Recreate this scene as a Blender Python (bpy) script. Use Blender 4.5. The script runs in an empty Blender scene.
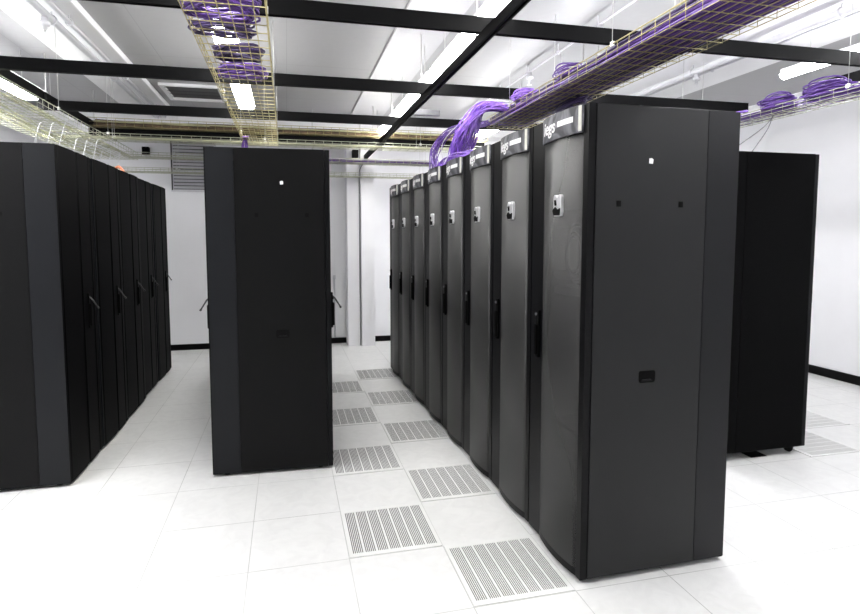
import bpy, bmesh, math, random
from mathutils import Vector, Matrix
random.seed(7)
C = bpy.context.scene.collection
PI = math.pi

# ------------------------------------------------------------------ materials
def mat(name, col, rough=.5, metal=0., spec=.5, noise=0., nscale=40., bump=0., bscale=300., emit=None, alpha=None):
    m = bpy.data.materials.new(name); m.use_nodes = True
    nt = m.node_tree; b = nt.nodes['Principled BSDF']
    b.inputs['Base Color'].default_value = (*col, 1)
    b.inputs['Roughness'].default_value = rough
    b.inputs['Metallic'].default_value = metal
    b.inputs['Specular IOR Level'].default_value = spec
    tc = nt.nodes.new('ShaderNodeTexCoord')
    if noise:
        n = nt.nodes.new('ShaderNodeTexNoise'); n.inputs['Scale'].default_value = nscale; n.inputs['Detail'].default_value = 4
        nt.links.new(tc.outputs['Object'], n.inputs['Vector'])
        r = nt.nodes.new('ShaderNodeValToRGB')
        r.color_ramp.elements[0].position = .3; r.color_ramp.elements[1].position = .7
        r.color_ramp.elements[0].color = (*[c*(1-noise) for c in col], 1)
        r.color_ramp.elements[1].color = (*[min(1, c*(1+noise)) for c in col], 1)
        nt.links.new(n.outputs['Fac'], r.inputs['Fac']); nt.links.new(r.outputs['Color'], b.inputs['Base Color'])
    if bump:
        n = nt.nodes.new('ShaderNodeTexNoise'); n.inputs['Scale'].default_value = bscale
        nt.links.new(tc.outputs['Object'], n.inputs['Vector'])
        bp = nt.nodes.new('ShaderNodeBump'); bp.inputs['Strength'].default_value = bump; bp.inputs['Distance'].default_value = .002
        nt.links.new(n.outputs['Fac'], bp.inputs['Height']); nt.links.new(bp.outputs['Normal'], b.inputs['Normal'])
    if emit:
        b.inputs['Emission Color'].default_value = (*emit[:3], 1); b.inputs['Emission Strength'].default_value = emit[3]
    if alpha is not None:
        b.inputs['Alpha'].default_value = alpha
    return m

def tile_mat(name, col, seam, sx, sy, ox, oy, w, rough, spec=.5, mott=.03, fade=.25):
    """flat surface with a grid of thin seams (world metres) and faint mottling"""
    m = bpy.data.materials.new(name); m.use_nodes = True
    nt = m.node_tree; N = nt.nodes; L = nt.links; b = N['Principled BSDF']
    b.inputs['Roughness'].default_value = rough; b.inputs['Specular IOR Level'].default_value = spec
    g = N.new('ShaderNodeNewGeometry'); s = N.new('ShaderNodeSeparateXYZ'); L.new(g.outputs['Position'], s.inputs[0])
    def ma(op, a, bb=None):
        n = N.new('ShaderNodeMath'); n.operation = op
        for i, v in enumerate((a, bb)):
            if v is None: continue
            if isinstance(v, (int, float)): n.inputs[i].default_value = v
            else: L.new(v, n.inputs[i])
        return n.outputs[0]
    def line(ax, step, off):
        v = ma('DIVIDE', ma('SUBTRACT', s.outputs[ax], off), step)
        f = ma('FRACT', ma('ADD', v, 100.0))
        d = ma('MINIMUM', f, ma('SUBTRACT', 1.0, f))
        return ma('LESS_THAN', ma('MULTIPLY', d, step), w)
    ln = ma('MAXIMUM', line(0, sx, ox), line(1, sy, oy))
    n1 = N.new('ShaderNodeTexNoise'); n1.inputs['Scale'].default_value = 1.3; n1.inputs['Detail'].default_value = 5
    L.new(g.outputs['Position'], n1.inputs['Vector'])
    # seams partly worn / caked: strength varies along them
    r1 = N.new('ShaderNodeMapRange'); r1.inputs[1].default_value = .35; r1.inputs[2].default_value = .65; r1.inputs[3].default_value = fade; r1.inputs[4].default_value = 1
    L.new(n1.outputs['Fac'], r1.inputs[0])
    # scuffs
    n2 = N.new('ShaderNodeTexNoise'); n2.inputs['Scale'].default_value = 9; n2.inputs['Detail'].default_value = 8; n2.inputs['Distortion'].default_value = 1.5
    L.new(g.outputs['Position'], n2.inputs['Vector'])
    cr = N.new('ShaderNodeValToRGB'); cr.color_ramp.elements[0].position = .25; cr.color_ramp.elements[1].position = .62
    cr.color_ramp.elements[0].color = (*[c*(1-mott*3) for c in col], 1); cr.color_ramp.elements[1].color = (*col, 1)
    L.new(n2.outputs['Fac'], cr.inputs['Fac'])
    mx = N.new('ShaderNodeMixRGB'); L.new(ma('MULTIPLY', ln, r1.outputs[0]), mx.inputs[0])
    L.new(cr.outputs['Color'], mx.inputs[1]); mx.inputs[2].default_value = (*seam, 1)
    L.new(mx.outputs[0], b.inputs['Base Color'])
    return m

M = {}
M['floor'] = tile_mat('raised_floor_tiles', (.80, .80, .785), (.42, .42, .40), .5, .5, 0, 0, .0022, .38, .4, .025, .3)
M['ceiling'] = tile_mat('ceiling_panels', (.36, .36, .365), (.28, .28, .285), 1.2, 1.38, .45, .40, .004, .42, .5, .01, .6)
M['wall'] = mat('painted_wall', (.86, .86, .88), .6, noise=.02, nscale=2)
M['bulk'] = mat('painted_bulkhead', (.84, .84, .85), .5, noise=.015, nscale=3)
M['pipe'] = mat('painted_pipe', (.62, .62, .65), .35, noise=.03, nscale=20)
M['pipe_grey'] = mat('grey_white_panel', (.50, .50, .51), .45, noise=.02)
M['rubber'] = mat('black_skirting', (.002, .002, .0023), .6, spec=.12, noise=.1)
M['beam'] = mat('black_channel_steel', (.0015, .0015, .0018), .6, spec=.1, noise=.15, nscale=15)
M['rod'] = mat('zinc_rod', (.62, .62, .60), .35, .7, noise=.05)
M['zinc'] = mat('yellow_zinc_wire', (.42, .37, .18), .38, .55, noise=.18, nscale=12)
M['zincp'] = mat('pale_zinc_wire', (.46, .47, .36), .4, .5, noise=.15, nscale=12)
M['panel'] = mat('powder_coat_lighter', (.0085, .0089, .0095), .45, spec=.3, noise=.06, nscale=6, bump=.15, bscale=900)  # lighter tone, set for the right-hand row
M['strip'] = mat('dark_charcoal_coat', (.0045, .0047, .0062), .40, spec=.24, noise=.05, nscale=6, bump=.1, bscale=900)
M['panel_dark'] = mat('powder_coat_darker', (.0026, .0026, .0028), .45, spec=.14, noise=.06, nscale=6, bump=.15, bscale=900)  # darker tone, set for the central and left-hand rows
M['strip_dark'] = mat('blue_black_sheen_coat', (.0048, .0056, .0072), .4, spec=.22, noise=.05, nscale=6, bump=.1, bscale=900)  # lighter than the side panels: the strip's gloss is put into the colour
M['lever'] = mat('lever_glint_grey', (.05, .05, .052), .4, noise=.05)  # grey is light reflected by the dark levers, put into the colour
M['frame'] = mat('black_frame_coat', (.0018, .0018, .0024), .42, spec=.16, noise=.08, nscale=10)
M['dark'] = mat('matt_black_plastic', (.0008, .0008, .0009), .6, spec=.08, noise=.1)
M['rdoor'] = mat('rear_door_coat', (.0008, .0008, .0010), .6, spec=.05, noise=.1, nscale=8, bump=.1, bscale=900)
M['chrome'] = mat('polished_chrome', (.80, .80, .82), .3, .55, noise=.02)
M['grey'] = mat('grey_device_metal', (.18, .18, .19), .4, .5, noise=.1)
M['edge_glint'] = mat('chrome_edge_glint', (.62, .62, .56), .35, noise=.05)  # bright reflection of the chrome sign edge, put into the colour
M['white'] = mat('white_label', (.85, .85, .85), .5, noise=.02)
M['purple'] = mat('purple_cable', (.095, .038, .235), .38, noise=.25, nscale=25)
M['violet'] = mat('violet_cable', (.27, .13, .58), .38, noise=.45, nscale=25)
M['deepp'] = mat('deep_purple_cable', (.035, .018, .085), .42, noise=.3, nscale=30)
M['whitec'] = mat('white_cable', (.75, .74, .78), .4, noise=.05)
M['brownc'] = mat('brown_cable', (.13, .085, .05), .5, noise=.6, nscale=9)
M['yellowc'] = mat('yellow_green_cable', (.55, .55, .36), .5, noise=.25, nscale=9)
M['orange'] = mat('orange_cable', (.75, .25, .12), .5, noise=.1)
M['fixture'] = mat('fixture_housing', (.75, .75, .77), .4, noise=.02)
M['lens'] = mat('lit_diffuser', (.9, .9, .9), .5, emit=(1, .99, .97, 19.0))
M['lens_bright'] = mat('lit_diffuser_boosted', (.9, .9, .9), .5, emit=(.98, .98, 1, 24.0))  # extra emission added to brighten the right side and the left aisle
M['slotd'] = mat('slot_shadow_steel', (.03, .03, .028), .6, noise=.1)
M['ptile'] = mat('perforated_tile_face', (.80, .80, .785), .4, noise=.02, nscale=5)

# mesh of the glazed / perforated front door
def door_panel_mat(name, base, alpha):
    m = mat(name, base, .5, 0., .4)
    nt = m.node_tree; N = nt.nodes; L = nt.links; b = N['Principled BSDF']
    tc = N.new('ShaderNodeTexCoord'); w = N.new('ShaderNodeTexWave'); w.bands_direction = 'Z'
    w.inputs['Scale'].default_value = 38; w.inputs['Distortion'].default_value = 0
    L.new(tc.outputs['Object'], w.inputs['Vector'])
    r = N.new('ShaderNodeValToRGB'); r.color_ramp.elements[0].color = (*[c*.93 for c in base], 1); r.color_ramp.elements[1].color = (*[c*1.06 for c in base], 1)
    L.new(w.outputs['Fac'], r.inputs['Fac']); L.new(r.outputs['Color'], b.inputs['Base Color'])
    b.inputs['Alpha'].default_value = alpha
    return m
M['mesh'] = door_panel_mat('perforated_door_mesh', (.026, .026, .0255), .97)
M['smoke'] = door_panel_mat('smoked_door_glass', (.032, .032, .032), .74)

def sign_mat():
    m = mat('sign_plate_reflections', (.1, .1, .11), .38, spec=.35)  # noise swirls below paint reflections onto the glossy plate
    nt = m.node_tree; N = nt.nodes; L = nt.links; b = N['Principled BSDF']
    tc = N.new('ShaderNodeTexCoord'); n = N.new('ShaderNodeTexNoise'); n.inputs['Scale'].default_value = 6; n.inputs['Detail'].default_value = 2; n.inputs['Distortion'].default_value = 2.5
    L.new(tc.outputs['Object'], n.inputs['Vector'])
    r = N.new('ShaderNodeValToRGB'); r.color_ramp.elements[0].position = .42; r.color_ramp.elements[0].color = (.03, .031, .037, 1)
    r.color_ramp.elements[1].position = .68; r.color_ramp.elements[1].color = (.20, .20, .225, 1)
    L.new(n.outputs['Fac'], r.inputs['Fac']); L.new(r.outputs['Color'], b.inputs['Base Color'])
    return m
M['sign'] = sign_mat()

# ------------------------------------------------------------------ mesh builder
class MB:
    def __init__(s): s.v = []; s.f = []; s.smooth = []
    def box(s, x0, x1, y0, y1, z0, z1):
        n = len(s.v)
        s.v += [(x0,y0,z0),(x1,y0,z0),(x1,y1,z0),(x0,y1,z0),(x0,y0,z1),(x1,y0,z1),(x1,y1,z1),(x0,y1,z1)]
        s.f += [tuple(n+i for i in q) for q in ((0,3,2,1),(4,5,6,7),(0,1,5,4),(1,2,6,5),(2,3,7,6),(3,0,4,7))]
        s.smooth += [False]*6; return s
    def tube(s, pts, r, k=6, closed=False):
        P = [Vector(p) for p in pts]; n = len(P); base = len(s.v); up = None
        for i, p in enumerate(P):
            if closed: d = P[(i+1) % n] - P[i-1]
            else: d = (P[min(i+1, n-1)] - P[max(i-1, 0)])
            if d.length < 1e-9: d = Vector((0,0,1))
            d.normalize()
            if up is None:
                up = Vector((0,0,1)) if abs(d.z) < .9 else Vector((1,0,0))
            a = up - d*up.dot(d)
            if a.length < 1e-4:
                a = d.orthogonal()
            a.normalize(); up = a; b = d.cross(a)
            rr = r[i] if isinstance(r, (list, tuple)) else r
            for j in range(k):
                t = 2*PI*j/k; s.v.append(tuple(p + a*(rr*math.cos(t)) + b*(rr*math.sin(t))))
        m = n if closed else n-1
        for i in range(m):
            for j in range(k):
                a0 = base+i*k+j; a1 = base+i*k+(j+1) % k; b0 = base+((i+1) % n)*k+j; b1 = base+((i+1) % n)*k+(j+1) % k
                s.f.append((a0, a1, b1, b0)); s.smooth.append(True)
        if not closed:
            s.f.append(tuple(base+j for j in range(k))[::-1]); s.f.append(tuple(base+(n-1)*k+j for j in range(k))); s.smooth += [False]*2
        return s
    def wall(s, pts, z0, z1):
        """closed outline in x,y extruded from z0 to z1"""
        n = len(s.v); k = len(pts)
        s.v += [(p[0], p[1], z0) for p in pts] + [(p[0], p[1], z1) for p in pts]
        for i in range(k):
            j = (i+1) % k; s.f.append((n+i, n+j, n+k+j, n+k+i)); s.smooth.append(False)
        s.f.append(tuple(n+i for i in range(k))[::-1]); s.f.append(tuple(n+k+i for i in range(k))); s.smooth += [False]*2
        return s
    def prism(s, pts, ax, a0, a1):
        """outline in the two axes other than ax, extruded along ax"""
        n = len(s.v); k = len(pts)
        def put(p, a):
            return {0: (a, p[0], p[1]), 1: (p[0], a, p[1]), 2: (p[0], p[1], a)}[ax]
        s.v += [put(p, a0) for p in pts] + [put(p, a1) for p in pts]
        for i in range(k):
            j = (i+1) % k; s.f.append((n+i, n+j, n+k+j, n+k+i)); s.smooth.append(False)
        s.f.append(tuple(n+i for i in range(k))[::-1]); s.f.append(tuple(n+k+i for i in range(k))); s.smooth += [False]*2
        return s
    def build(s, name, m, parent=None, loc=None, bevel=0):
        if loc is None: loc = (0,0,0)
        me = bpy.data.meshes.new(name)
        me.from_pydata([(v[0]-loc[0], v[1]-loc[1], v[2]-loc[2]) for v in s.v], [], s.f)
        bm = bmesh.new(); bm.from_mesh(me); bmesh.ops.recalc_face_normals(bm, faces=bm.faces); bm.to_mesh(me); bm.free()
        for p, q in zip(me.polygons, s.smooth): p.use_smooth = q
        me.materials.append(M[m] if isinstance(m, str) else m)
        o = bpy.data.objects.new(name, me); C.objects.link(o); o.location = loc
        if parent: o.parent = parent
        if bevel:
            b = o.modifiers.new('bevel', 'BEVEL'); b.width = bevel; b.segments = 2; b.limit_method = 'ANGLE'
        return o

def thing(name, label, cat, loc=(0,0,0), rotz=0, group=None):
    o = bpy.data.objects.new(name, None); C.objects.link(o); o.empty_display_size = .1
    o.location = loc; o.rotation_euler = (0,0,rotz); o['label'] = label; o['category'] = cat
    if group: o['group'] = group
    return o
def tag(o, label, cat, group=None, kind=None):
    o['label'] = label; o['category'] = cat
    if group: o['group'] = group
    if kind: o['kind'] = kind
    return o
def struct(o): o['kind'] = 'structure'; return o
def copy_tree(o, parent=None):
    c = o.copy(); C.objects.link(c)
    if parent: c.parent = parent
    for ch in list(o.children): copy_tree(ch, c)
    return c
def text_mesh(s, size, shear=0.):
    cu = bpy.data.curves.new('txt', 'FONT'); cu.body = s; cu.size = size; cu.extrude = .0008; cu.shear = shear; cu.offset = .0012
    o = bpy.data.objects.new('txt', cu); C.objects.link(o)
    dg = bpy.context.evaluated_depsgraph_get(); me = bpy.data.meshes.new_from_object(o.evaluated_get(dg))
    bpy.data.objects.remove(o); return me

# ------------------------------------------------------------------ the room
XL, XR, YB, YF, ZC = -4.05, 5.35, 5.80, -5.0, 3.40
struct(MB().box(XL-.1, XR+.1, YF-.1, YB+.1, -.1, 0).build('floor', 'floor'))
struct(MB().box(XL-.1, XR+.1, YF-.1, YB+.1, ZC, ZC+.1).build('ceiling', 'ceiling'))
struct(MB().box(XL-.1, XR+.1, YB, YB+.1, 0, ZC).build('wall_back', 'wall'))
struct(MB().box(XL-.1, XR+.1, YF-.1, YF, 0, ZC).build('wall_front', 'wall'))
struct(MB().box(XL-.1, XL, YF, YB, 0, ZC).build('wall_left', 'wall'))
struct(MB().box(XR, XR+.1, YF, YB, 0, ZC).build('wall_right', 'wall'))
pil = MB().box(.10, .29, 5.5, YB, 0, ZC).box(.30, .50, 5.46, YB, 0, ZC)
struct(pil.build('trim_1', 'wall'))                                     # boxed-in column on the back wall
struct(MB().box(XL, .098, YB-.015, YB, 0, .085).build('baseboard_back_left', 'rubber'))
struct(MB().box(.502, XR, YB-.015, YB, 0, .085).build('baseboard_back_right', 'rubber'))
struct(MB().box(XR-.015, XR, YF, YB-.02, 0, .10).build('baseboard_right', 'rubber'))
struct(MB().box(XL, XL+.015, YF, YB-.02, 0, .10).build('baseboard_left', 'rubber'))
# long boxed bulkheads under the ceiling, and the duct box on the back wall
struct(MB().box(-2.82, -2.26, YF, YB, 3.34, ZC).build('trim_2', 'bulk', bevel=.006))
struct(MB().box(2.72, 3.92, YF, YB, 3.34, ZC).build('trim_3', 'bulk', bevel=.006))
d = MB().box(XL, XR, 5.52, YB-.001, 3.20, 3.335)
struct(d.build('trim_4', 'bulk', bevel=.004))

struct(MB().box(.14, .60, YF, 5.5, 3.38, ZC).build('trim_5', 'pipe_grey', bevel=.003))
# wall louvre on the back wall
lv = thing('wall_louvre', 'white slatted ventilation louvre high on back wall behind the centre row', 'vent', (-2.06, YB, 2.3))
f = MB().box(-.31, -.28, -.04, 0, 0, .86).box(.28, .31, -.04, 0, 0, .86).box(-.28, .28, -.04, 0, 0, .03).box(-.28, .28, -.04, 0, .83, .86)
f.build('louvre_frame', 'pipe', lv)
s_ = MB()
for i in range(17):
    z = .045 + i*.047
    s_.prism([(-.035, z), (-.03, z), (-.004, z+.035), (-.009, z+.035)], 0, -.28, .28)
s_.build('louvre_slats', 'pipe', lv)
MB().box(-.28, .28, -.003, 0, .03, .83).build('louvre_backing', 'grey', lv)
MB().box(-.30, -.285, -.05, -.041, .02, .84).build('perforated_edge', 'slotd', lv)

# ceiling air diffuser
dv = thing('ceiling_diffuser', 'square grey ceiling air diffuser left of centre beyond the black channels', 'vent', (-1.83, 4.5, ZC))
MB().box(-.34, .34, -.36, -.31, -.03, 0).box(-.34, .34, .31, .36, -.03, 0).box(-.34, -.29, -.31, .31, -.03, 0).box(.29, .34, -.31, .31, -.03, 0).build('diffuser_frame', 'bulk', dv)
b_ = MB()
for i in range(4):
    y = -.28+i*.15
    b_.prism([(y, -.028), (y+.012, -.03), (y+.12, -.004), (y+.11, -.002)], 0, -.29, .29)
b_.build('diffuser_blades', 'grey', dv)

# ------------------------------------------------------------------ luminaires
def luminaire(x, y, label, z=3.08, w=.17, l=1.5, lens='lens'):
    t = thing('ceiling_light', label, 'light', (x, y, z), 0, 'suspended fluorescent lights in long rows')
    MB().box(-w/2+.02, w/2-.02, -l/2, l/2, -.04, 0).build('housing', 'fixture', t)
    pts = [(-w/2+.02, -.038), (-w/2, -.045), (-w/2+.012, -.07), (-w/2+.045, -.085), (w/2-.045, -.085), (w/2-.012, -.07), (w/2, -.045), (w/2-.02, -.038)]
    MB().prism(pts, 1, -l/2+.01, l/2-.01).build('diffuser', lens, t)
    top = 3.34 if -2.82 < x < -2.26 or 2.72 < x < 3.92 else (3.38 if .14 < x < .6 else ZC)
    for s in (-1, 1):
        MB().tube([(0, s*(l/2-.25), 0), (0, s*(l/2-.25), top-z)], .004, 6).build('suspension_rod', 'rod', t)
    return t
rows = [(-3.17, 'over the left-hand cabinets'), (-1.17, 'above the central wire tray'), (.47, 'above the long channel over the aisle'),
        (1.83, 'behind the mesh-door row tray'), (3.42, 'nearest the right wall')]
segs = [(-2.2, 'overhead the viewer'), (-.55, 'nearest ahead'), (1.1, 'second ahead'), (2.75, 'third ahead'), (4.4, 'nearest the back wall')]
for x, rl in rows:
    for y, sl in segs:
        if x > 3:
            if y > 2: continue
            y -= .55
        if x < -1 and y > 4: continue
        if y < -2 and x < 3: continue
        luminaire(x, y, 'lit fluorescent light %s, %s' % (rl, sl), w=.09 if x > 3 else .13 if 0 < x < 1 else .26 if x < -2 else .17, lens='lens_bright' if x > 1 or x < -2 else 'lens')

# ------------------------------------------------------------------ black channel grid hung from the ceiling
ZB = 2.85
def channel_x(y, x0, x1, label):
    m = MB()
    m.box(x0, x1, y-.02, y-.016, ZB, ZB+.09).box(x0, x1, y+.016, y+.02, ZB, ZB+.09).box(x0, x1, y-.016, y+.016, ZB+.086, ZB+.09).box(x0, x1, y-.016, y-.006, ZB, ZB+.005).box(x0, x1, y+.006, y+.016, ZB, ZB+.005)
    return tag(m.build('steel_channel', 'beam', loc=((x0+x1)/2, y, ZB)), label, 'beam', 'black channels crossing the room')
def channel_y(x, y0, y1, label, over=False):
    a, b = (ZB+.091, ZB+.173) if over else (ZB-.062, ZB-.001)
    m = MB().box(x-.02, x-.015, y0, y1, a, b).box(x+.015, x+.02, y0, y1, a, b).box(x-.015, x+.015, y0, y1, b-.005, b).box(x-.015, x-.006, y0, y1, a, a+.005).box(x+.006, x+.015, y0, y1, a, a+.005)
    return tag(m.build('steel_channel', 'beam', loc=(x, (y0+y1)/2, ZB)), label, 'beam', 'black channels running to the back wall')
CY = [.46, 1.88, 3.22, 4.58]
channel_x(CY[0], -4.0, 5.2, 'black steel channel crossing the ceiling, nearest the viewer')
channel_x(CY[1], -4.0, 3.62, 'black steel channel crossing the ceiling, second from the viewer')
channel_x(CY[2], -3.03, 2.1, 'black steel channel crossing the ceiling, third from the viewer')
channel_x(CY[3], -3.03, 1.9, 'black steel channel crossing under the brown cable tray near back wall')
channel_y(.37, -4.2, 5.5, 'long black steel channel running to the back wall right of centre')
channel_y(-3.0, -4.2, 5.5, 'long black steel channel running to the back wall on the left', True)
channel_y(3.90, -4.2, 1.3, 'black steel channel at the far right edge beyond the purple coils', True)
tag(MB().box(.391, .65, 2.38, 2.40, 2.79, 2.84).box(.391, .65, 2.40, 2.43, 2.79, 2.795).build('angle_bracket', 'grey', loc=(.44, 2.4, 2.8)), 'short grey steel bracket sticking out of the long black channel', 'bracket')
# splice clamps where the channels cross
for i, y in enumerate(CY):
    for x, side in ((.37, 'right of centre'), (-3.0, 'on the left')):
        if x < 0: m = MB().box(x+.026, x+.032, y-.03, y+.03, ZB+.03, ZB+.15)
        else: m = MB().box(x+.021, x+.027, y-.03, y+.03, ZB-.055, ZB+.05).box(x+.032, x+.042, y-.006, y+.006, ZB+.034, ZB+.046).box(x+.032, x+.042, y-.006, y+.006, ZB+.02, ZB+.032)
        tag(m.build('beam_clamp', 'frame', loc=(x, y-.025, ZB)), 'black clamp joining the long channel %s to the %s cross channel' % (side, ['nearest', 'second', 'third', 'farthest'][i]), 'clamp')

def rod(x, y, z0, z1, label):
    m = MB().tube([(x, y, z0), (x, y, z1)], .005, 6).tube([(x, y, z0-.0), (x, y, z0+.02)], .013, 6)
    return tag(m.build('threaded_rod', 'rod', loc=(x, y, z0)), label, 'rod', 'threaded rods hanging from the ceiling')
ordn = ['nearest', 'second', 'third', 'farthest']
for i, y in enumerate(CY):
    rod(.37, y+.10, ZB, 3.38, 'zinc rod on the long channel right of centre at the %s cross channel' % ordn[i])
    rod(-3.0, y+.10, ZB+.173, ZC, 'zinc rod on the left long channel at the %s cross channel' % ordn[i])
    rod(1.85, y, ZB+.091, ZC, 'zinc threaded rod holding the %s cross channel above the mesh-door racks' % ordn[i])
    if i == 0: rod(4.6, y, ZB+.091, ZC, 'zinc threaded rod holding the %s cross channel near the right wall' % ordn[i])

# ------------------------------------------------------------------ pipes and conduits
def pipe(x, z, r, label, y0=YF+.05, y1=YB-.1, clips=()):
    t = thing('ceiling_pipe', label, 'pipe', (x, (y0+y1)/2, z)); c = (y0+y1)/2
    MB().tube([(0, y0-c, 0), (0, y1-c, 0)], r, 12).build('pipe_run', 'pipe', t)
    for y in clips:
        m = MB().tube([(math.cos(a)*(r+.006), y-c, math.sin(a)*(r+.006)) for a in [i*PI/6 for i in range(12)]], .006, 5, True)
        m.tube([(0, y-c, r), (0, y-c, 3.34-z if x < -2 or x > 3 else ZC-z)], .006, 6)
        m.build('pipe_clip', 'pipe', t)
    return t
pipe(-2.47, 3.28, .028, 'thick white painted pipe under the left bulkhead', clips=(.9, 2.05, 3.6, 5.0))
pipe(-2.37, 3.29, .018, 'thin white painted pipe beside the thick one under left bulkhead', clips=(.9, 2.1, 3.6, 5.0))
pipe(3.18, 3.27, .032, 'thick grey painted pipe under the right bulkhead', clips=(.6, 2.1, 3.8, 5.1))
pipe(1.66, 3.32, .008, 'thin white conduit along the ceiling above the mesh-door racks', clips=(.5, 1.34, 2.0, 2.64, 3.4, 4.2))
pipe(3.40, 3.31, .012, 'thin grey conduit beside the thick pipe under right bulkhead', clips=(.6, 2.1, 3.8, 5.1))
def sprinkler(x, y, z, label):
    t = thing('sprinkler_head', label, 'sprinkler', (x, y, z), 0, 'sprinkler heads on the ceiling pipes')
    MB().tube([(0,0,0), (0,0,-.03), (0,0,-.034), (0,0,-.06), (0,0,-.062), (0,0,-.09)], [.022,.022,.034,.034,.016,.014], 12).build('sprinkler_body', 'pipe', t)
    MB().tube([(0,0,-.09), (0,0,-.12)], .007, 8).tube([(0,0,-.12), (0,0,-.123)], .022, 12).build('deflector', 'chrome', t)
sprinkler(-2.47, 1.92, 3.252, 'white sprinkler head under the thick pipe on the left bulkhead')
sprinkler(3.18, 2.05, 3.238, 'grey sprinkler head under the thick pipe on the right bulkhead')
sprinkler(1.66, 1.30, 3.312, 'small white sprinkler on the thin ceiling conduit, nearer the viewer')
sprinkler(1.66, 2.60, 3.312, 'small white sprinkler on the thin ceiling conduit, farther from viewer')

# ------------------------------------------------------------------ perforated floor tiles
def vent_tile_proto():
    t = thing('perforated_floor_tile', 'x', 'floor tile', (0,0,0), 0, 'perforated vent tiles in the raised floor')
    m = MB(); z = .004; ix, iy = .024, .035
    m.box(.003, .497, .003, iy, 0, z).box(.003, .497, .5-iy, .497, 0, z).box(.003, ix, iy, .5-iy, 0, z).box(.5-ix, .497, iy, .5-iy, 0, z)
    W_ = .5-2*ix; gap = .0135; bw = (W_-6*gap)/7
    for b in range(7):
        x0 = ix + b*(bw+gap)
        if b: m.box(x0-gap, x0, iy, .5-iy, 0, z)
        sw = bw/11
        for k in range(5): m.box(x0+sw*(2*k+1), x0+sw*(2*k+2), iy, .5-iy, 0, z)
    m.build('tile_face', 'ptile', t)
    MB().box(ix, .5-ix, iy, .5-iy, .0002, .0012).build('slot_bed', 'slotd', t)
    return t
vt = vent_tile_proto()
spots = [(0, -.5, 0, 'perforated floor tile nearest the viewer, against the mesh-door racks'),
         (-.5, 0, 0, 'perforated floor tile in the left column of the aisle, nearest the viewer'),
         (0, .5, 0, 'perforated floor tile along the mesh-door racks, second from the viewer'),
         (-.5, 1.0, 0, 'perforated floor tile touching the foot of the central cabinet'),
         (0, 1.5, 0, 'perforated floor tile along the mesh-door racks, third from the viewer'),
         (-.5, 2.0, 0, 'perforated floor tile in the left aisle column, second farthest'),
         (0, 2.5, 0, 'perforated floor tile along the mesh-door racks, fourth from the viewer'),
         (-.5, 3.0, 0, 'perforated floor tile in the left aisle column, farthest from viewer'),
         (0, 3.5, 0, 'perforated floor tile along the mesh-door racks, farthest from the viewer'),
         (3.0, .5, 1, 'perforated floor tile beside the caster of the far right black cabinet'),
         (3.5, 1.0, 1, 'perforated floor tile behind the far right black cabinet, toward the wall'),
         (3.56, .02, 1, 'perforated floor tile cut by the right edge of the photo')]
for i, (x, y, r, lb) in enumerate(spots):
    o = vt if i == 0 else copy_tree(vt)
    o.location = (x+(.5 if r else 0), y, 0); o.rotation_euler.z = PI/2 if r else 0; o['label'] = lb

# ------------------------------------------------------------------ cabinets
H, D = 2.247, .82
def bow(y, w, B=.022):
    a, b = .045, w-.135
    if y <= a or y >= b: return 0.
    return B*math.sin(PI*(y-a)/(b-a))**.75
def handle_parts(parent, x, y, z, s, out=True):
    """black escutcheon bar with a swung-out lever; s=-1 points to -x"""
    m = MB().box(min(x, x+s*.016), max(x, x+s*.016), y-.014, y+.014, z-.20, z+.055)
    m.box(min(x, x+s*.028), max(x, x+s*.028), y-.011, y+.011, z-.185, z-.02)
    h = m.build('door_handle', 'dark', parent, bevel=.005)
    if not out:
        MB().tube([(x+s*.018, y, z+.035), (x+s*.024, y, z+.035)], .008, 10).build('key_barrel', 'grey', h)
        return h
    MB().tube([(x+s*.01, y, z+.03), (x+s*.03, y, z+.012), (x+s*.068, y+.004, z-.050)], [.006, .006, .0045], 8).tube([(x+s*.066, y+.004, z-.047), (x+s*.074, y+.004, z-.059)], .0075, 8).build('lever', 'lever', h)
    return h

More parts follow.
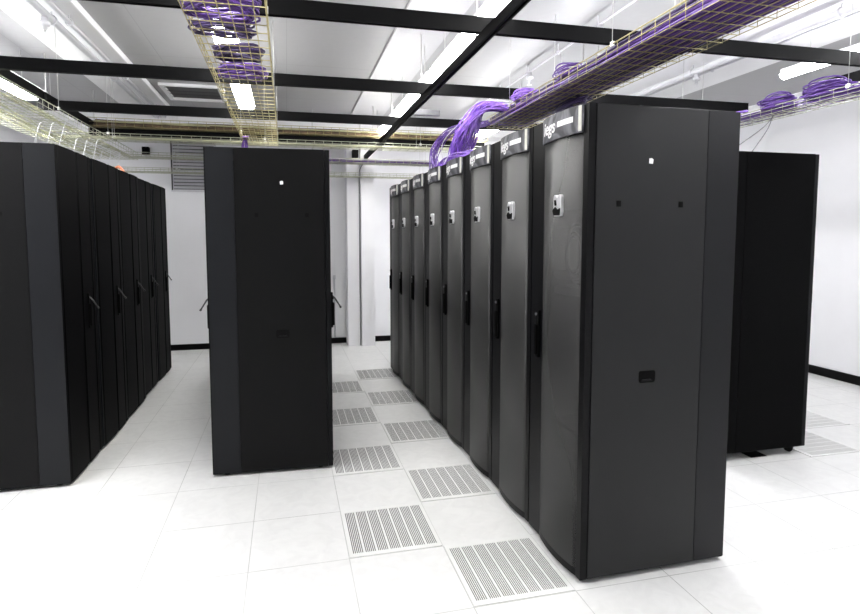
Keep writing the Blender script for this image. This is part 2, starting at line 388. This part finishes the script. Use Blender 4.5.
def cabinet(label, w, front, loc, rotz=0, group=None, sign=False, smoke=False, casters=False, z0=.02, rear='ribbed', skin=('panel', 'strip'), plain=False, name='server_cabinet'):
    t = thing(name, label, 'server cabinet', loc, rotz, group)
    # carcass: posts, roof, plinth
    p = .045; fx, rx_ = .036, D-.036
    c = MB()
    for x0 in (fx, rx_-p):
        for y0 in (.004, w-.004-p):
            c.box(x0, x0+p, y0, y0+p, z0+.05, H-.02)
    c.box(fx, rx_, .004, w-.004, H-.02, H-.002)
    c.box(fx, rx_, .004, w-.004, z0, z0+.05)
    c.build('carcass', 'frame', t, bevel=.002)
    # side panels: broad sheet plus the narrower strip towards the rear, with lock holes and a hand recess
    for y0, y1, oy in ((0, .0038, -1), (w-.0038, w, 1)):
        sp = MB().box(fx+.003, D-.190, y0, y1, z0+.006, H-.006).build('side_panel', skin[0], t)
        o_ = y0 if oy < 0 else y1
        for hx in (() if plain else (.157, .49)):
            MB().box(hx-.012, hx+.012, min(o_, o_+oy*.0012), max(o_, o_+oy*.0012), 1.785, 1.812).build('lock_hole', 'dark', sp)
        x_ = .333
        if not plain:
            pts = [(x_-.045, .965), (x_-.038, .955), (x_+.038, .955), (x_+.045, .965), (x_+.045, 1.005), (x_+.038, 1.013), (x_-.038, 1.013), (x_-.045, 1.005)]
            MB().prism(pts, 1, min(o_, o_+oy*.0014), max(o_, o_+oy*.0014)).build('hand_recess', 'dark', sp)
            MB().prism([(x_-.033, .962), (x_+.030, .962), (x_+.022, .972), (x_-.026, .972)], 1, min(o_+oy*.0015, o_+oy*.003), max(o_+oy*.0015, o_+oy*.003)).build('recess_lip', 'frame', sp)
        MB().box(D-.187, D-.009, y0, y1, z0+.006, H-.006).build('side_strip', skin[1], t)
    # front door
    fy0, fy1 = .004, w-.004
    if front == 'bowed':
        N = 16; a, b = .045, w-.135
        ys = [a+(b-a)*i/N for i in range(N+1)]
        # stiles
        fr = MB().box(0, .034, fy0, a, z0, H-.004).box(0, .034, b, fy1, z0, H-.004)
        # rails top and bottom follow the bow
        out = [(-bow(y, w), y) for y in ys]
        fr.wall(out+[(.034, b), (.034, a)], H-.10, H-.004)
        fr.wall(out+[(.034, b), (.034, a)], z0, z0+.035)
        fd = fr.build('front_door', 'frame', t)
        pn = MB().wall(out+[(.006-bow(y, w), y) for y in reversed(ys)], z0+.0352, H-.1002)
        for k in range(len(pn.f)-2): pn.smooth[k] = True
        pn.build('door_panel', 'smoke' if smoke else 'mesh', fd)
        hh = handle_parts(fd, 0, b+.035, 1.20, -1, False)
        # chrome latch in the middle of the door
        yc = (a+b)/2-.015; xo = -bow(yc, w)
        lt = MB().prism([(yc-.037, 1.768), (yc-.028, 1.748), (yc+.028, 1.748), (yc+.037, 1.768), (yc+.037, 1.84), (yc+.030, 1.852), (yc+.012, 1.852), (yc, 1.838), (yc-.014, 1.852), (yc-.030, 1.852), (yc-.037, 1.84)], 0, xo-.014, xo+.004)
        l_ = lt.build('latch', 'chrome', fd, bevel=.003)
        MB().prism([(yc-.030, 1.752), (yc+.022, 1.752), (yc+.036, 1.775), (yc+.012, 1.792), (yc-.010, 1.778), (yc-.034, 1.785)], 0, xo-.020, xo-.0145).build('latch_grip', 'dark', fd)
        MB().tube([(xo-.018, yc+.008, 1.80), (xo-.018, yc+.014, 1.825)], .005, 8).build('latch_key', 'dark', fd)
        if sign:
            o2 = [(-bow(y, w)-.012, y) for y in ys]; i2 = [(-bow(y, w)-.001, y) for y in reversed(ys)]
            MB().wall(o2+i2, H-.125, H-.002).build('sign_plate', 'sign', fd)
            MB().wall([(-.016-bow(y, w), y) for y in (a, a+.008, a+.016)]+[(-.0125-bow(y, w), y) for y in (a+.016, a+.008, a)], H-.12, H-.006).build('sign_edge', 'edge_glint', fd)
            # lettering is bent onto the plate; reading direction is far end -> near end of the door
            me = text_mesh('iegs', .090, .15)
            m2 = me.copy()
            for v in m2.vertices:
                y = b-.03-v.co.x; zz = H-.088+v.co.y; dd = v.co.z
                v.co = (-bow(y, w)-.0135-dd, y, zz)
            m2.materials.clear(); m2.materials.append(M['white'])
            so = bpy.data.objects.new('sign_lettering', m2); C.objects.link(so); so.parent = fd
            lb = MB(); yy = [a+.055+.125*i/8 for i in range(9)]
            lb.wall([(-bow(y, w)-.0155, y) for y in yy]+[(-bow(y, w)-.0128, y) for y in reversed(yy)], H-.072, H-.046)
            lb.build('sign_label', 'white', fd)
    else:
        fd = MB().box(0, .034, fy0, fy1, z0, H-.004).build('front_door', 'frame', t, bevel=.003)
        handle_parts(fd, 0, w*.8, 1.20, -1)
    # rear door: folded sheet
    if rear == 'ribbed':
        q = w/.672
        prof = [(.020, fy0), (.020, .03*q), (.024, .04*q), (.030, .30*q), (.024, .31*q), (.024, .36*q), (.030, .37*q), (.028, .56*q), (.020, .57*q), (.020, .60*q), (.024, .61*q), (.020, fy1)]
        rd = MB().wall([(D-.036, fy0)]+[(D-.030+x, y) for x, y in prof]+[(D-.036, fy1)], z0, H-.004).build('rear_door', 'rdoor', t)
        handle_parts(rd, D-.008, w-.205, 1.19, 1)
    else:
        rd = MB().box(D-.034, D, fy0, fy1, z0, H-.004).build('rear_door', 'rdoor', t, bevel=.003)
        handle_parts(rd, D, w*.75, 1.20, 1)
    if casters:
        for x in (.08, D-.10):
            for y in (.07, w-.07):
                cm = MB().tube([(x, y-.014, .03), (x, y+.014, .03)], .03, 16).box(x-.012, x+.012, y-.024, y-.016, .03, z0).box(x-.012, x+.012, y+.016, y+.024, .03, z0)
                cm.build('caster', 'dark', t)
    else:
        for x in (.09, D-.09):
            for y in (.06, w-.06):
                MB().tube([(x, y, 0), (x, y, .006), (x, y, .0065), (x, y, z0)], [.022, .022, .008, .008], 10).build('levelling_foot', 'dark', t)
    return t

def sticker(parent, x, z, y=-.0015, r=None):
    m = MB().prism([(x-.011, z-.010), (x+.009, z-.012), (x+.012, z+.008), (x+.002, z+.014), (x-.010, z+.012)], 1, y, y+.001)
    return m.build('sticker', 'white', parent)

W = .556
AR = math.radians(1.05)          # the mesh-door row is turned a touch
rowdir = Vector((-math.sin(AR), math.cos(AR), 0))
place = ['nearest the viewer', 'second from the viewer', 'third from the viewer', 'fourth from the viewer', 'fifth from the viewer',
         'sixth from the viewer', 'seventh from the viewer', 'farthest from the viewer']
R0 = Vector((.54, -.467, 0))
first = None
for i in range(8):
    p = R0 + rowdir*(W*i)
    lb = 'tall cabinet with bowed mesh door and sign, %s in the right-hand row' % place[i]
    if i == 0:
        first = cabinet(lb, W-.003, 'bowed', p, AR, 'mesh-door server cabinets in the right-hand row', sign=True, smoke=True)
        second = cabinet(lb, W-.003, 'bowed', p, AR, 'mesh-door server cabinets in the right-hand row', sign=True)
    else:
        o = second if i == 1 else copy_tree(second)
        o.location = p; o['label'] = lb
sticker(first, .322, 1.995)

# contents of the nearest cabinet, seen faintly through its door
rk = first
dv_ = thing('rack_device', 'grey rack-mounted device high inside the nearest mesh-door cabinet', 'device', R0+Vector((.12, .03, 1.70)), AR)
MB().box(0, .5, .02, .49, 0, .088).build('device_body', 'grey', dv_)
MB().box(-.004, -.0005, .05, .46, .01, .078).build('device_front', 'pipe', dv_)
dv2 = thing('rack_shelf', 'grey shelf low inside the nearest mesh-door cabinet', 'shelf', R0+Vector((.12, .03, .62)), AR)
MB().box(0, .5, .02, .49, 0, .02).build('shelf_plate', 'grey', dv2)
for i, z in enumerate((1.42, 1.34)):
    dd = thing('rack_device', 'slim grey device mid-height inside the nearest mesh-door cabinet, %s one' % ('upper', 'lower')[i], 'device', R0+Vector((.12, .03, z)), AR)
    MB().box(0, .45, .02, .49, 0, .044).build('device_body', 'grey', dd)
m = MB()
for k in range(5):
    r = .07+.02*k; cy = .25+.02*random.uniform(-1, 1); cz = 1.58+.03*random.uniform(-1, 1)
    m.tube([(R0.x+.07+.01*k, R0.y+cy+r*math.cos(a)*.9, cz+r*math.sin(a)*1.3) for a in [i*2*PI/28 for i in range(28)]], .006, 6, True)
tag(m.build('cable_loop', 'whitec', loc=(R0.x+.07, R0.y+.25, 1.58)), 'loops of white cable hanging behind the nearest mesh door', 'cable')

# central row, seen from its end
KX, KY = -.488, 1.133
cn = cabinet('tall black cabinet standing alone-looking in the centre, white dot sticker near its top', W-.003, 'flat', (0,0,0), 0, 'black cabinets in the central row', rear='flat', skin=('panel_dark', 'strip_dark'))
def central(o, y, rz):
    # front faces +x; near front-bottom corner at (KX, y)
    w = W-.003
    R_ = Matrix.Rotation(rz, 3, 'Z'); c = R_ @ Vector((0, w, 0))
    o.rotation_euler.z = rz; o.location = (KX-c.x, y-c.y, 0)
central(cn, KY, PI-math.radians(2.2))
sticker(cn, .322, 2.015, W-.003+.0005)
for i in range(4):
    o = copy_tree(cn)
    for ch in list(o.children):
        if ch.name.startswith('sticker'): bpy.data.objects.remove(ch)
    central(o, KY+.035+W*(i+1), PI); o['label'] = 'tall black cabinet in the central row, %s behind the one with the dot' % ['first', 'second', 'third', 'fourth'][i]

# left row, rear doors to the aisle
WL = .672
lf = None
for i in range(5):
    lb = 'tall black cabinet with ribbed lever door, %s in the left-hand row' % ['nearest the viewer', 'second from the viewer', 'third from the viewer', 'fourth from the viewer', 'farthest from the viewer'][i]
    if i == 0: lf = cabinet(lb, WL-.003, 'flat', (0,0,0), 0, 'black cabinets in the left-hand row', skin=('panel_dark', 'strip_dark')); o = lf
    else: o = copy_tree(lf)
    o.location = (-3.02+[.0, .008, .0, -.022, -.012][i], 1.245+WL*i, 0); o['label'] = lb

# far right cabinet on casters
fr_ = cabinet('tall matt black cabinet on casters at far right, behind the mesh-door row', W, 'flat', (3.02, .57+W, 0), PI, 'black cabinets on casters at far right', casters=True, z0=.06, rear='flat', skin=('rdoor', 'rdoor'), plain=True)
o = copy_tree(fr_); o.location = (3.02, .57+2*W+.004, 0); o['label'] = 'tall matt black cabinet hidden behind the one on casters at far right'
tag(MB().box(2.56, 2.70, .60, .72, .0005, .004).build('floor_cutout_cover', 'dark', loc=(2.6, .66, 0)), 'small black cable cut-out in floor under the cabinet on casters', 'cover')

# ------------------------------------------------------------------ wire mesh trays
def basket_mesh(L, w, h, dl=.05, dc=.1, r=.0024, rt=.0038):
    """basket along +y from 0..L, x -w/2..w/2, z 0..h"""
    m = MB(); n = round(w/dl)
    for i in range(n+1):
        x = -w/2+w*i/n; m.tube([(x, 0, 0), (x, L, 0)], r, 4)
    for z in (h*.5, h):
        for s in (-1, 1): m.tube([(s*w/2, 0, z), (s*w/2, L, z)], rt if z == h else r, 5)
    k = int(L/dc)
    for i in range(k+1):
        y = L*i/k; m.tube([(-w/2, y, h), (-w/2, y, -.003), (w/2, y, -.003), (w/2, y, h)], r, 4)
    return m
def tray(label, loc, L, w, h, rotz=0, m='zinc', group=None, name='wire_mesh_tray', hang=(), **k):
    t = thing(name, label, 'cable tray', loc, rotz, group)
    basket_mesh(L, w, h, **k).build('wire_basket', m, t)
    if hang:
        for y in hang:
            top = hang_top(loc[2])
            for sd in (-1, 1):
                MB().tube([(sd*w/2, y, h), (sd*w/2, y, top-loc[2])], .0022, 5).box(sd*w/2-.006, sd*w/2+.006, y-.012, y+.012, h-.012, h+.012).build('wire_hanger', 'rod', t)
    return t
def hang_top(z): return ZC
G = 'wire mesh cable trays under the ceiling'
# A: central, over the middle row
tray('yellow zinc wire mesh tray running overhead toward the central cabinet', (-1.02, -1.6, 2.6), 4.85, .34, .06, group=G, hang=(1.5, 3.0, 4.5))
# B: over the mesh-door row
tray('yellow wire mesh tray packed with purple cables over the mesh-door cabinets', (1.13, -2.2, 2.6), 4.1, .38, .08, group=G, hang=(.9, 2.2, 3.6))
# D: far right
tray('zinc wire mesh tray with purple coils above the far right cabinet', (3.02, -1.3, 2.6), 4.0, .22, .055, m='zincp', group=G, hang=(1.6, 3.2))
# E: left, over the left row
tray('wide pale wire mesh tray over the left-hand row of cabinets', (-2.82, .3, 2.6), 4.4, .56, .08, m='zincp', group=G, hang=(.6, 2.0, 3.4), dl=.045)
# crossing trays
tray('wire mesh tray of brown cables lying on the farthest black channel', (1.9, 4.58, 2.945), 4.9, .30, .09, PI/2, group=G)
tray('thin pale wire mesh tray crossing behind the central row', (2.4, 3.88, 2.70), 5.6, .22, .05, PI/2, m='zincp', group=G, hang=(1.6, 3.4, 5.0))
tray('pale wire mesh tray with purple and white cables by the back wall', (2.0, 5.25, 2.70), 4.8, .25, .05, PI/2, m='zincp', group=G, hang=(.8, 2.4, 4.2))
tray('lowest pale wire mesh tray crossing by the back wall', (2.0, 5.36, 2.52), 5.4, .2, .05, PI/2, m='zincp', group=G, hang=(.8, 2.4, 4.2))

# ------------------------------------------------------------------ cables
def rnd(a): return random.uniform(-a, a)
def lay_y(m, n, x0, x1, y0, y1, z0, z1, r, wob=.012, k=5, step=.22):
    for i in range(n):
        x = random.uniform(x0, x1); z = random.uniform(z0, z1); pts = []
        c = int((y1-y0)/step)+1; ph = rnd(3); 
        for j in range(c+1):
            y = y0+(y1-y0)*j/c
            pts.append((min(x1, max(x0, x+wob*math.sin(y*2.1+ph)+rnd(wob*.4))), y, min(z1, max(z0, z+rnd(.004)))))
        m.tube(pts, r, k)
def lay_x(m, n, x0, x1, y0, y1, z0, z1, r, k=5, step=.3):
    for i in range(n):
        y = random.uniform(y0, y1); z = random.uniform(z0, z1); c = int((x1-x0)/step)+1
        m.tube([(x0+(x1-x0)*j/c, y+rnd(.008), z+rnd(.004)) for j in range(c+1)], r, k)
# bed of cables in tray B
for nm, n, a, b, lab in (('purple', 46, -2.15, 1.85, 'mid purple'), ('deepp', 40, -2.15, 1.85, 'dark purple')):
    m = MB()
    lay_y(m, n, .955, 1.305, a, b, 2.610, 2.675 if nm == 'deepp' else 2.64, .0085)
    tag(m.build('network_cables', nm, loc=(1.13, 0, 2.6)), '%s network cables laid lengthwise in the tray over the mesh-door row' % lab, 'cables', 'cables in the overhead trays', 'stuff')
def coil(cx, cy, cz, rx, ry, n, label, m='purple', r=.0055, zs=.035, group='coiled purple cables'):
    mb = MB()
    for i in range(n):
        a, b = rx*random.uniform(.7, 1), ry*random.uniform(.55, 1); ph = rnd(.3); ox, oy = rnd(rx*.1), rnd(ry*.12); z = rnd(zs)
        tl = rnd(.03)
        pts = []
        for j in range(24):
            t = 2*PI*j/24
            x = a*math.cos(t); y = b*math.sin(t)
            pts.append((cx+ox+x*math.cos(ph)-y*math.sin(ph), cy+oy+x*math.sin(ph)*.5+y*math.cos(ph), cz+z+tl*math.cos(t+ph)+rnd(.002)))
        mb.tube(pts, r, 5, True)
    return tag(mb.build('cable_coil', m, loc=(cx, cy, cz)), label, 'cable coil', group)
coil(-1.04, -.12, 2.65, .16, .13, 26, 'coil of purple cable in the central tray, nearest the viewer', zs=.02)
coil(-1.06, .13, 2.65, .15, .08, 12, 'thin coil of purple cable just behind the nearest in central tray', 'deepp', zs=.02)
coil(-1.02, .50, 2.65, .13, .11, 24, 'coil of purple cable in the central tray, middle of three lumps', 'deepp', zs=.02)
coil(-1.02, .84, 2.65, .14, .11, 24, 'coil of purple cable in the central tray, farthest lump', zs=.02)
coil(1.20, -.35, 2.70, .13, .30, 26, 'flat coil of purple cable on the tray over the mesh-door racks, near end', 'deepp', zs=.02)
coil(1.02, .62, 2.705, .07, .14, 14, 'small purple coil standing on the mesh-door row tray by a light', zs=.035)
coil(1.00, 1.25, 2.705, .08, .15, 14, 'small violet coil on the far end of the mesh-door row tray', 'violet', zs=.035)
coil(1.22, .95, 2.582, .09, .25, 14, 'dark purple cable slack hanging just under the mesh-door row tray', 'deepp', zs=.02)
coil(2.97, .50, 2.69, .08, .18, 26, 'nearer purple coil heaped on the far right tray', zs=.045)
coil(2.97, .90, 2.68, .07, .14, 22, 'middle purple coil heaped on the far right tray', zs=.04)
coil(2.96, 1.45, 2.665, .08, .22, 20, 'violet coil on the far right tray nearest the tall racks', 'violet', zs=.03)
m = MB(); lay_y(m, 16, 2.93, 3.11, -1.25, 2.6, 2.606, 2.65, .006)
tag(m.build('network_cables', 'purple', loc=(3.02, .6, 2.6)), 'purple network cables lying along the far right tray', 'cables', 'cables in the overhead trays', 'stuff')
m = MB(); lay_y(m, 4, 2.95, 3.10, -1.25, 2.6, 2.64, 2.66, .008)
tag(m.build('network_cables', 'whitec', loc=(3.02, .6, 2.62)), 'white cables lying on the purple ones in far right tray', 'cables', 'cables in the overhead trays', 'stuff')
# brown, green and other cross-tray cables
m = MB(); lay_x(m, 22, -2.95, 1.8, 4.47, 4.69, 2.955, 3.03, .010)
tag(m.build('power_cables', 'brownc', loc=(0, 4.58, 2.95)), 'brown cables filling the tray on the farthest black channel', 'cables', 'cables in the overhead trays', 'stuff')
m = MB(); lay_x(m, 2, -2.95, 1.8, 4.46, 4.60, 2.99, 3.045, .009)
tag(m.build('power_cables', 'yellowc', loc=(0, 4.58, 3.0)), 'yellow-green cables on top of the brown ones', 'cables', 'cables in the overhead trays', 'stuff')
m = MB(); lay_x(m, 5, -3.1, 2.3, 3.80, 3.96, 2.712, 2.72, .006)
tag(m.build('power_cables', 'yellowc', loc=(0, 3.88, 2.68)), 'a few pale cables in the thin cross tray', 'cables', 'cables in the overhead trays', 'stuff')
m = MB(); lay_x(m, 26, -1.2, 1.9, 5.14, 5.36, 2.71, 2.75, .010)
tag(m.build('network_cables', 'purple', loc=(0, 5.25, 2.7)), 'purple cables in the tray by the back wall', 'cables', 'cables in the overhead trays', 'stuff')
m = MB(); lay_x(m, 2, -1.2, 1.9, 5.13, 5.16, 2.73, 2.75, .008)
tag(m.build('network_cables', 'whitec', loc=(0, 5.17, 2.7)), 'white cables in the tray by the back wall', 'cables', 'cables in the overhead trays', 'stuff')
# pale cables over the left row
m = MB(); lay_y(m, 9, -3.06, -2.60, 1.6, 4.6, 2.606, 2.63, .006, wob=.04)
tag(m.build('power_cables', 'yellowc', loc=(-2.8, 3, 2.6)), 'pale yellow cables lying in the left-hand wire tray', 'cables', 'cables in the overhead trays', 'stuff')
def bez(p, n=16):
    P = [Vector(q) for q in p]; out = []
    # catmull-rom through the points
    Q = [P[0]*2-P[1]] + P + [P[-1]*2-P[-2]]
    for i in range(1, len(Q)-2):
        for j in range(n):
            t = j/n; a, b, c, d = Q[i-1:i+3]
            out.append(.5*((2*b)+(-a+c)*t+(2*a-5*b+4*c-d)*t*t+(-a+3*b-3*c+d)*t**3))
    out.append(P[-1]); return out
for k, (y0, tone) in enumerate(((2.35, 'zincp'), (3.15, 'zincp'), (3.9, 'zincp'))):
    m = MB()
    for i in range(3):
        x = -2.56-.09*i
        m.tube(bez([(x, y0+.35, 2.63), (x+.01, y0+.12, 2.60), (x+.02, y0, 2.50), (x+.0, y0-.03, 2.36), (x, y0-.04, 2.25)], 5), .003, 5)
    tag(m.build('cable_drop', 'whitec', loc=(-2.65, y0, 2.4)), 'pale cable drop onto the %s of the left-hand cabinets' % ['second', 'third', 'fourth'][k], 'cables', 'cable drops over the left row')
m = MB(); m.tube(bez([(-2.50, 3.5, 2.31), (-2.42, 3.42, 2.36), (-2.36, 3.38, 2.30), (-2.33, 3.42, 2.255)], 6), .013, 6)
tag(m.build('patch_cable', 'orange', loc=(-2.4, 3.4, 2.3)), 'short orange cable end on top of the left-hand cabinets', 'cable')
# waterfalls of violet cables from tray B to the cabinet tops
def fall(n, top, over, down, end, spread, label, m='violet', r=.0044):
    mb = MB()
    for i in range(n):
        j = lambda s: Vector((rnd(s), rnd(s*2.0), rnd(s*.9)))
        e = Vector(end)+Vector((rnd(spread), rnd(spread*2.2), 0)); e.z = end[2]+random.uniform(0, .03)
        mb.tube(bez([Vector(top)+j(.035), Vector(over)+j(.04), Vector(down)+j(spread*.8), e], 8), r, 5)
    return tag(mb.build('cable_drop', m, loc=top), label, 'cables', 'purple cable drops onto the mesh-door row', 'stuff')
fall(46, (1.02, 1.45, 2.66), (.80, 1.62, 2.70), (.66, 1.78, 2.50), (.66, 1.95, 2.26), .07, 'dense fall of violet cables pouring onto the cabinet tops')
fall(26, (1.02, 1.50, 2.66), (.82, 1.66, 2.70), (.72, 1.72, 2.46), (.68, 1.80, 2.26), .07, 'darker purple cables in the dense fall onto cabinet tops', 'purple')
fall(22, (.95, 1.9, 2.64), (.78, 2.45, 2.66), (.66, 2.62, 2.50), (.64, 2.5, 2.26), .05, 'second, looser purple cable fall farther along the row', 'purple')
fall(5, (1.00, 1.45, 2.68), (.80, 1.62, 2.72), (.64, 1.80, 2.52), (.62, 1.95, 2.26), .10, 'loose pale cables around the dense fall', 'whitec', .003)
m = MB()
for i in range(34):
    y0 = 1.1+random.random()*.5; y1 = 2.0+random.random()*.9
    m.tube(bez([(.66+rnd(.06), y0, 2.255+random.random()*.03), (.64+rnd(.05), (y0+y1)/2, 2.27+random.random()*.09), (.62+rnd(.05), y1, 2.255)], 8), .0048, 5)
tag(m.build('network_cables', 'violet', loc=(.65, 1.9, 2.26)), 'violet cables lying along the tops of the mesh-door cabinets', 'cables', None, 'stuff')
# small bundle dropping at the end of the central tray
fall2 = MB()
for i in range(16):
    fall2.tube(bez([(-1.15+rnd(.03), 2.9, 2.62), (-1.17+rnd(.03), 3.05, 2.56), (-1.17+rnd(.04), 3.1, 2.4), (-1.14+rnd(.04), 3.1, 2.255)], 6), .005, 5)
tag(fall2.build('cable_drop', 'violet', loc=(-1.15, 3.0, 2.5)), 'thin bundle of purple cables dropping behind the central cabinet', 'cables', None, 'stuff')
# two thin leads to the far right cabinet
for i, (xa, xb) in enumerate(((2.98, 2.62), (3.0, 2.40))):
    m = MB().tube(bez([(xa, .95, 2.61), (xa-.08*(i+1), .92, 2.48), (xb, .80, 2.248)], 8), .003, 5)
    tag(m.build('thin_lead', 'grey', loc=(xa, .95, 2.6)), 'thin grey lead hanging to the far right cabinet, %s one' % ('shorter', 'longer')[i], 'cable')

# bits on the back wall
for x, lab, z in ((-2.68, 'left of the louvre', 2.80), (.22, 'on the column', 2.81)):
    y = YB if x < 0 else 5.5
    t = thing('wall_speaker', 'small black box high on the back wall %s' % lab, 'speaker', (x, y, z))
    MB().box(-.045, .045, -.10, -.012, 0, .11).build('speaker_box', 'dark', t, bevel=.006)
    MB().box(-.02, .02, -.013, 0, .03, .08).build('wall_bracket', 'frame', t)
m = MB().tube([(-.08, YB-.02, .10), (-.08, YB-.02, 1.0)], .012, 8).box(-.1, -.06, YB-.03, YB, 1.0, 1.06)
tag(m.build('wall_conduit', 'pipe', loc=(-.08, YB, .1)), 'short white conduit low on the back wall left of the column', 'conduit')
m = MB().tube(bez([(.40, 5.42, 2.86), (.33, 5.43, 2.72), (.28, 5.44, 2.6), (.275, 5.445, 2.3)], 8)+[Vector((.275, 5.445, .02))], .006, 6)
tag(m.build('wall_cable', 'grey', loc=(.275, 5.44, 1)), 'thin grey cable running down the white column', 'cable')

# ------------------------------------------------------------------ camera
f, cx, cy = 549.0328, 414.9217, 277.2189
yaw, pitch, roll = -.22896598, -.0737620, -.00218383
F = Vector((-math.sin(yaw)*math.cos(pitch), math.cos(yaw)*math.cos(pitch), math.sin(pitch)))
r = Vector((math.cos(yaw), math.sin(yaw), 0)); u = r.cross(F)
r2 = r*math.cos(roll)+u*math.sin(roll); u2 = -r*math.sin(roll)+u*math.cos(roll)
cam = bpy.data.cameras.new('camera'); co = bpy.data.objects.new('camera', cam); C.objects.link(co)
co.matrix_world = Matrix(((r2.x, u2.x, -F.x, -.783577), (r2.y, u2.y, -F.y, -2.713), (r2.z, u2.z, -F.z, 1.650094), (0, 0, 0, 1)))
cam.sensor_width = 36; cam.lens = f*36/860; cam.shift_x = (430-cx)/860; cam.shift_y = (cy-307)/860; cam.clip_start = .05
bpy.context.scene.camera = co

w = bpy.data.worlds.new('world'); bpy.context.scene.world = w; w.use_nodes = True
w.node_tree.nodes['Background'].inputs[0].default_value = (.9, .93, 1, 1); w.node_tree.nodes['Background'].inputs[1].default_value = .3
vs = bpy.context.scene.view_settings
vs.view_transform = 'Standard'; vs.look = 'None'; vs.gamma = 1; vs.use_curve_mapping = False; vs.exposure = .95
cy_ = bpy.context.scene.cycles
cy_.use_denoising = True; cy_.max_bounces = 8; cy_.diffuse_bounces = 5; cy_.transparent_max_bounces = 8
cy_.sample_clamp_indirect = 6
